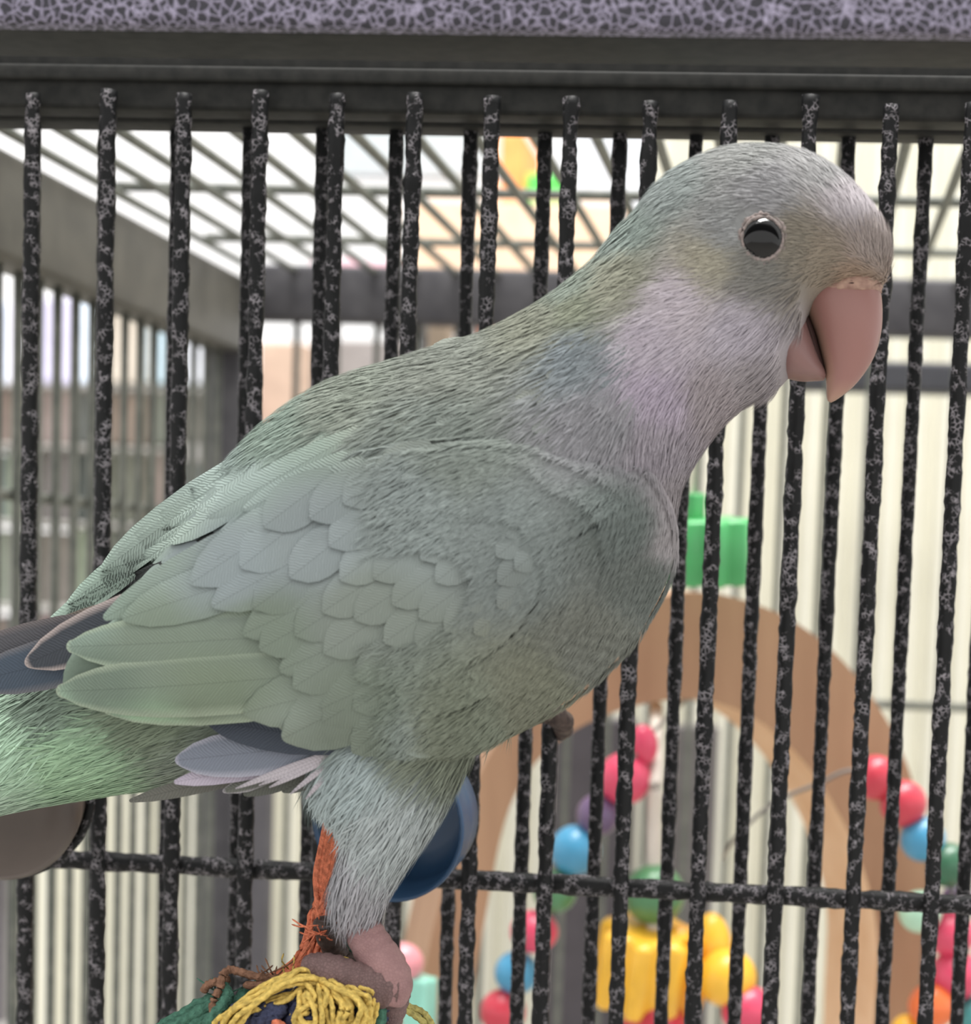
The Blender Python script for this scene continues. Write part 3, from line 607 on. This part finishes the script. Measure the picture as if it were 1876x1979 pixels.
def strands(n, zone, Lmm, Wmm, lift, name, var=.08, src=None, off=0.):
    P, N_, q = scatter(n, zone) if src is None else scatter(n, zone, *src); P = P+N_*off*1e-3; f_ = flow(q[:, 0], q[:, 1])+rng.normal(size=(len(P), 2))*.16
    D = f_[:, :1]*UX+f_[:, 1:]*UY; D /= np.linalg.norm(D, axis=1, keepdims=True); D -= N_*(D*N_).sum(1, keepdims=True); D /= np.linalg.norm(D, axis=1, keepdims=True)+1e-9
    S = np.cross(N_, D); Ls = (Lmm(q[:, 0], q[:, 1])*(.7+.6*rng.random(len(P))))[:, None]*1e-3; Wd = Wmm*1e-3*(.7+.6*rng.random(len(P)))[:, None]
    li = lift*(.5+rng.random(len(P)))[:, None]
    B0 = P-N_*.0002; C1 = P+D*Ls*.5+N_*Ls*li*.62; T_ = P+D*Ls+N_*Ls*li*.75
    V = np.stack([B0-S*Wd*.5, B0+S*Wd*.5, C1-S*Wd*.5, C1+S*Wd*.5, T_], 1).reshape(-1, 3); m_ = len(P)
    base = np.arange(m_)*5
    quads = np.stack([base, base+2, base+3, base+1], 1); tris = np.stack([base+3, base+2, base+4], 1)
    me = bpy.data.meshes.new(name); me.vertices.add(m_*5); me.vertices.foreach_set('co', V.ravel().astype(np.float32))
    loops = np.hstack([quads, tris]).ravel(); me.loops.add(len(loops)); me.loops.foreach_set('vertex_index', loops.astype(np.int32))
    st = np.stack([np.arange(m_)*7, np.arange(m_)*7+4], 1).ravel(); me.polygons.add(m_*2); me.polygons.foreach_set('loop_start', st.astype(np.int32))
    me.polygons.foreach_set('use_smooth', np.ones(m_*2, bool)); me.update(calc_edges=True); me.validate()
    qy = np.minimum(q[:, 1], 1385) if src is not None else q[:, 1]
    cc = np.vstack([plume(q[i:i+20000, 0], qy[i:i+20000]) for i in range(0, m_, 20000)])*(1+rng.normal(size=(m_, 1))*var)
    ca = np.ones((m_, 5, 4)); ca[:, :, :3] = np.clip(cc, 0, 1)[:, None]; at_ = me.color_attributes.new('Col', 'FLOAT_COLOR', 'POINT'); at_.data.foreach_set('color', ca.ravel())
    me.normals_split_custom_set_from_vertices(np.repeat(N_*.85+D*.0+S*(rng.normal(size=(m_, 1))*.14), 5, 0).tolist())
    me.materials.append(MAT['strand']); o_ = link(bpy.data.objects.new(name, me)); keep(o_, bird); o_['kind'] = 'stuff'; return o_
MAT['strand'] = col_mat('fine_plumage', .8, .1)[0]
eye_px = (1473, 461)
def z_head(x, y): return (x > 1130) & (y < 1100) & (np.hypot(x-eye_px[0], y-eye_px[1]) > 39) & ~((x > np.where(y < 640, 1552, 1515)) & (y > 556)) & ~((x > 1180) & (y > 900) & (x < 1270)) & (y < 900+np.maximum(0, x-1230)*8)
def z_back(x, y): return (x <= 1230) & (y < 900) & (x > 420)
def z_low(x, y): return ((y > 1180) & (x > 880)) | ((x > 560) & (y > 1400)) | ((x > 1180) & (y > 1000))
def z_tail(x, y): return (x < 640) & (y > 1300)
strands(230000, z_head, lambda x, y: 3.0+2.2*((y > 560) & (x < 1560)), .17, .14, 'head_plumage')
wq = [tuple(f_) for f_ in WF_ if len(f_) == 4]
strands(110000, lambda x, y: rng.random(len(x)) < np.clip((x-700)/320, 0, 1), lambda x, y: 3.2+0*x, .22, .05, 'wing_plumage', .06, (WV_, wq, True), 2.5)
strands(60000, z_back, lambda x, y: 4.5+0*x, .3, .08, 'back_plumage', .07, None, .55)
strands(90000, z_low, lambda x, y: 4.5+1.5*(y > 1400), .3, .12, 'belly_plumage')
strands(110000, z_tail, lambda x, y: 9+0*x, .42, .08, 'undertail_plumage', .12)

# ---- eye
hit = bvh.ray_cast(Vector((0, 0, 0)), Vector(ray(*eye_px)).normalized()); nv_ = Vector(hit[1])
if nv_.y > 0: nv_ = -nv_
vd = (-(nv_*.6-Vector(ray(*eye_px)).normalized()*.4)).normalized()
ec = np.array(hit[0])+np.array(vd)*.0023
MAT['eye'] = mat_base('dark_eye', lin4((14, 14, 15)), .04, .38)[0]
o = mesh_obj('eye', *sphere((0, 0, 0), .0045, 32, 20), MAT['eye']); keep(o, bird); o.location = tuple(ec); eye = o
MAT['eyelid'] = noisy('eye_ring_skin', lin4((106, 101, 98)), lin4((168, 154, 150)), 1300, .7, .2, .6, dist=.0003)
def ring(cc, R, r, mat, name, wob):
    q = (-vd).to_track_quat('Z', 'Y').to_matrix(); th = np.linspace(0, 2*math.pi, 57)[:-1]; P = [np.array(q @ Vector((R*math.cos(t)*.97, R*1.02*math.sin(t), 0)))+np.array(cc) for t in th]
    rings = []; kk = 10
    for i, t_ in enumerate(th):
        e1 = np.array(q @ Vector((math.cos(t_), math.sin(t_), 0))); e2 = np.array(q @ Vector((0, 0, 1))); ps = np.arange(kk)/kk*2*math.pi; rr = r*(1+wob*rng.normal())
        rings.append(P[i]+np.outer(np.cos(ps)*rr, e1)+np.outer(np.sin(ps)*rr, e2))
    V, Fc = loft(rings+[rings[0]]); return mesh_obj(name, V, Fc[:-2], mat)
fc = ec-np.array(vd)*.0026
keep(ring(fc, .0037, .00034, MAT['eyelid'], 'eyelid', .3), bird)
keep(ring(fc+np.array(vd)*.0005, .0043, .00028, MAT['eyelid'], 'eyelid', .45), bird)

# ---- beak
MAT['beak'], t, b, a = col_mat('beak_horn', .38, .35)
n_ = nd(t, 'ShaderNodeTexNoise'); n_.inputs['Scale'].default_value = 350; n_.inputs['Detail'].default_value = 6
tc = nd(t, 'ShaderNodeTexCoord'); t.links.new(tc.outputs['Object'], n_.inputs['Vector'])
bp_ = nd(t, 'ShaderNodeBump'); bp_.inputs['Strength'].default_value = .25; bp_.inputs['Distance'].default_value = .0003; t.links.new(n_.outputs[0], bp_.inputs['Height']); t.links.new(bp_.outputs[0], b.inputs['Normal'])
V, Fc = sect([((1694,535),(1560,548),6.5,0),((1703,572),(1550,578),7.2,0),((1705,610),(1562,612),7.2,0),((1702,645),(1576,648),6.6,0),((1692,682),(1586,684),5.6,0),((1674,716),(1593,712),4.3,0),((1648,748),(1596,742),2.8,0),((1620,770),(1597,766),1.5,0),((1606,778),(1599,775),.5,0)], 40, 8, 2.4)
V = np.array(V); q = to_px(V); base_c = lin((146, 107, 101)); tan = lin((172, 142, 120)); edge_x = np.interp(q[:, 1], (575, 612, 648, 684, 712, 742, 766), (1550, 1562, 1576, 1586, 1593, 1596, 1597))
k_ = np.clip(1-(q[:, 0]-edge_x)/22, 0, 1)[:, None]*.7; k2 = np.clip((q[:, 1]-735)/40, 0, 1)[:, None]*.6; kk = np.maximum(k_, k2)
o = mesh_obj('upper_beak', V, Fc, MAT['beak'], cols=base_c*(1-kk)+tan*kk); keep(o, bird)
V, Fc = sect([((1540,578),(1486,640),9.4,0),((1555,612),(1496,694),9.6,0),((1570,655),(1514,726),9,0),((1582,690),(1544,736),7.2,0),((1592,712),(1576,736),4.6,0),((1597,724),(1592,735),2,0)], 32, 6, 2.2)
V = np.array(V); q = to_px(V)
o = mesh_obj('lower_beak', V, Fc, MAT['beak'], cols=np.tile(lin((128, 98, 95)), (len(V), 1))); keep(o, bird)
V, Fc = sect([((1556,592),(1536,600),3.5,0),((1574,640),(1556,645),4.2,0),((1588,690),(1570,696),3.6,0),((1596,720),(1586,724),2,0)], 20, 5)
o = mesh_obj('mouth', V, Fc, plain('mouth_dark', (60, 44, 42), .7, .1)); keep(o, bird)
V, Fc = sect([((1700,528),(1575,545),6.6,0),((1704,545),(1568,560),7.4,0),((1704,558),(1566,570),7.5,0),((1703,566),(1580,574),7.0,0)], 32, 5)
V = np.array(V)+rng.normal(size=np.shape(V))*.00008
o = mesh_obj('cere', V, Fc, noisy('cere_skin', lin4((140, 108, 98)), lin4((178, 148, 130)), 700, .6, .3, .5, dist=.0004)); keep(o, bird)
wn = (body_w(1645, 545) or 8.)
o = mesh_obj('nostril', *sphere(at(1643, 547, YM-.0066), .0011, 14, 8, (1.3, .8, .7)), plain('nostril_dark', (74, 56, 52), .7, .1)); keep(o, bird)

# ---- feet
def scaly(name, c1, c2, scale, strength):
    m, t, b = mat_base(name, rough=.6, spec=.25); tc = nd(t, 'ShaderNodeTexCoord')
    v = nd(t, 'ShaderNodeTexVoronoi', feature='DISTANCE_TO_EDGE'); v.inputs['Scale'].default_value = scale; t.links.new(tc.outputs['Object'], v.inputs['Vector'])
    r = nd(t, 'ShaderNodeMapRange'); r.inputs['From Max'].default_value = .16; t.links.new(v.outputs['Distance'], r.inputs['Value'])
    n = nd(t, 'ShaderNodeTexNoise'); n.inputs['Scale'].default_value = 260; n.inputs['Detail'].default_value = 4; t.links.new(tc.outputs['Object'], n.inputs['Vector'])
    mx = nd(t, 'ShaderNodeMixRGB'); mx.inputs[1].default_value = c1; mx.inputs[2].default_value = c2
    mm_ = nd(t, 'ShaderNodeMath', operation='MULTIPLY_ADD'); mm_.inputs[1].default_value = .22; t.links.new(r.outputs[0], mm_.inputs[0])
    m3 = nd(t, 'ShaderNodeMath', operation='SUBTRACT'); m3.inputs[1].default_value = .2; t.links.new(n.outputs[0], m3.inputs[0]); t.links.new(m3.outputs[0], mm_.inputs[2])
    t.links.new(mm_.outputs[0], mx.inputs[0]); t.links.new(mx.outputs[0], b.inputs['Base Color'])
    bp = nd(t, 'ShaderNodeBump'); bp.inputs['Strength'].default_value = strength; bp.inputs['Distance'].default_value = .0005
    t.links.new(r.outputs[0], bp.inputs['Height']); t.links.new(bp.outputs[0], b.inputs['Normal']); return m
MAT['foot'] = scaly('scaly_foot_skin', lin4((84, 68, 67)), lin4((126, 101, 99)), 1500, .4)
MAT['shank'] = scaly('pink_shank_skin', lin4((124, 94, 94)), lin4((160, 126, 124)), 1500, .25)
MAT['claw'] = mat_base('dark_claw', lin4((52, 48, 48)), .35, .4)[0]
MAT['dark_foot'] = noisy('dark_scaly_skin', lin4((62, 53, 50)), lin4((90, 76, 70)), 800, .6, .25, .8, 2, dist=.0006)
def limb(pts, mat, name, root, k=16, sub=8, rings_amp=.0, rings_n=9):
    S = catmull(np.array(pts, float), sub); P = np.array([at(x, y, YM-w_*1e-3) for x, y, w_, r in S]); r = S[:, 3]*YM/F
    ph_ = np.linspace(0, rings_n*2*math.pi, len(r)); r = r*(1+rings_amp*np.sin(ph_)); r[0] *= .6; r[-1] *= .55
    V, Fc = tube(P, r, k); o = mesh_obj(name, V, Fc, mat); keep(o, root); return o
def claw(pts, root_toe): 
    S = catmull(np.array(pts, float), 6); P = np.array([at(x, y, YM-w_*1e-3) for x, y, w_, r in S]); V, Fc = tube(P, S[:, 3]*YM/F, 12); o = mesh_obj('claw', V, Fc, MAT['claw']); o.parent = root_toe; o.matrix_parent_inverse = root_toe.matrix_parent_inverse.copy() if False else Matrix.Translation(-Vector(bird.location)); return o
limb([(690,1765,17,36),(703,1800,17,37),(722,1835,18,40),(742,1870,19,44),(752,1905,19,45),(742,1935,19,36)], MAT['shank'], 'shank', bird, rings_amp=.02)
t1 = limb([(758,1905,19,42),(722,1905,21,41),(680,1893,22.5,36),(640,1878,23,34),(606,1872,22,30),(594,1872,21.5,22)], MAT['foot'], 'toe', bird, rings_amp=.05, rings_n=11)
claw([(604,1872,22,20),(588,1878,21.5,18),(574,1890,20,11),(568,1900,19,3)], t1)
t2 = limb([(690,1880,9,24),(660,1850,8,22),(640,1825,11,22),(628,1795,14,22),(626,1778,15,20)], MAT['dark_foot'], 'toe', bird, rings_amp=.05, rings_n=7)
claw([(627,1790,15,21),(622,1772,16,21),(630,1758,16,15),(646,1754,15,3)], t2)
t3 = limb([(755,1915,17,38),(752,1945,14,34),(742,1985,10,30),(735,2030,6,26)], MAT['foot'], 'toe', bird, rings_amp=.05, rings_n=6)
t4 = limb([(750,1900,10,34),(765,1918,4,22),(780,1922,2,12)], MAT['dark_foot'], 'toe', bird)
claw([(775,1916,3,9),(798,1930,1,8),(815,1943,-1,6),(832,1956,-2,2)], t4)
# far foot holding the bars
wb = (YM-YA)*1e3
ft = limb([(985,1400,-32,22),(1012,1388,-50,18),(1035,1380,wb+7,21),(1062,1378,wb+9,24),(1085,1392,wb+7,25),(1088,1412,wb+1,20),(1075,1420,wb-2,14)], MAT['dark_foot'], 'toe', bird, rings_amp=.10, rings_n=9)
ft2 = limb([(1025,1384,wb+9,16),(1050,1366,wb+6,14),(1068,1362,wb+1,12)], MAT['dark_foot'], 'toe', bird, rings_amp=.08, rings_n=5)
claw([(1062,1362,wb+2,9),(1072,1362,wb-1,8),(1076,1368,wb-5,3)], ft2)

# ------------------------------------------------------------------ rope perch of coloured cotton
perch = empty('rope_perch', at(560, 2100, YM-.012), 'frayed rope perch of yellow, navy, green and orange cotton under the foot', 'perch')
def cotton(name, c):
    return noisy('cotton_'+name, lin4(np.array(c)*.8), lin4(np.minimum(np.array(c)*1.1, 255)), 900, .95, .05, 1.0, 3, dist=.0008)
CT = dict(yellow=cotton('yellow', (208, 180, 100)), navy=cotton('navy', (66, 70, 92)), green=cotton('green', (74, 112, 96)), brown=cotton('brown', (130, 98, 80)), orange=cotton('orange', (214, 126, 96)), straw=cotton('straw', (170, 160, 100)))
def strand(pts, r, c, sub=8, wob=.06):
    S = catmull(np.array(pts, float), sub); P = np.array([at(x, y, YM-w_*1e-3) for x, y, w_ in S]); tw = np.linspace(0, len(S)*.9, len(S))
    rr = r*YM/F*(1+.12*np.sin(tw*2))*np.ones(len(S)); rr[0] *= .6; rr[-1] *= .5
    V, Fc = tube(P, rr, 9, wob); o = mesh_obj('strand', V, Fc, CT[c]); keep(o, perch); return o
# core: the rope itself, running down out of sight
core = []
for i in range(7):
    th0 = i/7*2*math.pi; pts = []
    for s in np.linspace(0, 1, 9):
        cx_ = 700-330*s; cy_ = 1985+150*s; a_ = th0+s*5; pts.append((cx_+70*math.cos(a_)*.5, cy_+70*math.sin(a_), 11+7*math.cos(a_)))
    strand(pts, 46, ['navy', 'green', 'navy', 'yellow', 'green', 'brown', 'navy'][i], 5)
for i in range(26):   # navy bundle
    a_ = rng.random()*1; x0 = 500+rng.random()*120; strand([(x0, 1925+rng.normal()*12, 20+rng.random()*6), (x0-25+rng.normal()*20, 1960, 24+rng.random()*5), (x0-20+rng.normal()*40, 2010, 22), (x0+rng.normal()*60, 2080, 14)], 11+rng.random()*4, 'navy', 5)
Yl = [[(640,1905,22),(590,1888,26),(545,1898,28),(490,1925,29),(440,1955,29),(420,1990,27),(440,2030,24)], [(650,1905,22),(600,1896,27),(550,1906,29),(500,1935,30),(455,1965,30),(430,2005,28)], [(650,1912,22),(600,1905,26),(540,1925,28),(480,1955,28),(455,1990,26)],
  [(600,1890,24),(625,1905,27),(650,1935,29),(672,1965,29),(690,2000,27)], [(610,1892,24),(650,1905,28),(685,1930,30),(690,1965,30),(675,2000,28),(640,2040,24)], [(590,1890,26),(600,1925,29),(590,1950,30),(570,1975,30),(590,2000,28)], [(590,1900,26),(575,1935,29),(580,1965,30),(600,1985,30),(612,1960,30),(598,1935,30)],
  [(620,1900,25),(640,1930,28),(640,1965,29),(660,2010,27)], [(630,1900,25),(670,1915,28),(705,1945,28),(700,1985,27),(690,2030,24)], [(640,1900,24),(690,1905,26),(722,1935,25),(716,1985,24)], [(615,1895,25),(622,1930,29),(612,1965,30),(630,2010,28)], [(655,1915,26),(662,1945,29),(650,1985,29),(655,2030,26)], [(640,1830,6),(655,1845,9),(672,1855,10),(685,1872,9)], [(630,1845,7),(650,1850,10),(668,1866,10)]]
for p in Yl: 
    for q_ in range(4): strand([(x+rng.normal()*7, y+rng.normal()*7, w_-1.5*q_*.5) for x, y, w_ in p], 5.2, 'yellow', 8, .1)
for p in [[(640,1800,4),(662,1815,7),(690,1850,7),(712,1885,6)], [(655,1810,4),(682,1835,6),(705,1870,6),(715,1895,5)], [(645,1830,3),(690,1860,5),(720,1900,5)], [(700,1935,18),(712,1960,20),(708,2010,20)], [(715,1930,18),(735,1955,20),(725,2010,20)], [(690,1940,18),(695,1970,20),(690,2020,19)], [(430,1905,18),(440,1925,20),(425,1950,22),(395,1985,22)], [(455,1935,16),(405,1945,18),(355,1972,18),(310,1995,18)], [(465,1945,16),(415,1958,18),(365,1985,18),(320,2010,18)], [(440,1930,15),(400,1935,16),(350,1962,16),(300,1992,16)], [(520,1895,14),(480,1915,16),(450,1945,18)]]:
    strand(p, 12, 'green')
for p in [[(540,1892,18),(500,1888,18),(462,1878,18),(445,1874,18),(430,1885,19),(425,1910,20),(412,1940,21),(412,2000,21)], [(445,1892,16),(415,1898,17),(400,1905,17),(392,1918,17)], [(560,1885,16),(520,1900,18),(470,1905,18)]]: strand(p, 8, 'brown')
for p in [[(520,1965,28),(545,1985,29),(560,2010,28)], [(500,1990,28),(540,1990,29)]]: strand(p, 9, 'orange')
for p in [[(755,1935,10),(790,1945,6),(818,1958,4),(838,1985,4)], [(760,1945,10),(795,1958,6),(825,1980,4)]]: strand(p, 7, 'straw')
for i in range(64):   # frayed orange tail behind the leg
    x0 = rng.normal()*9; x1 = rng.normal()*15; strand([(662+x0, 1560, 2), (636+x0, 1700, 3), (624+x1*.8, 1760, 4+rng.normal()), (618+x1, 1810, 5+rng.normal()), (602+x1*1.4, 1860, 7), (570+x1*2.4, 1895, 9)], 5.5, 'orange', 5)
for i in range(60):   # loose fibres
    c_, (x, y) = random.choice([('orange', (615, 1800)), ('yellow', (560, 1900)), ('navy', (540, 1930)), ('green', (440, 1930)), ('brown', (520, 1890))])
    x += rng.normal()*8; y += rng.normal()*8; dx, dy = rng.normal(size=2)*16; strand([(x, y, 10+rng.random()*12), (x+dx, y+dy, 16), (x+dx*1.6+rng.normal()*5, y+dy*1.6-6, 14)], 1.6, c_, 4)
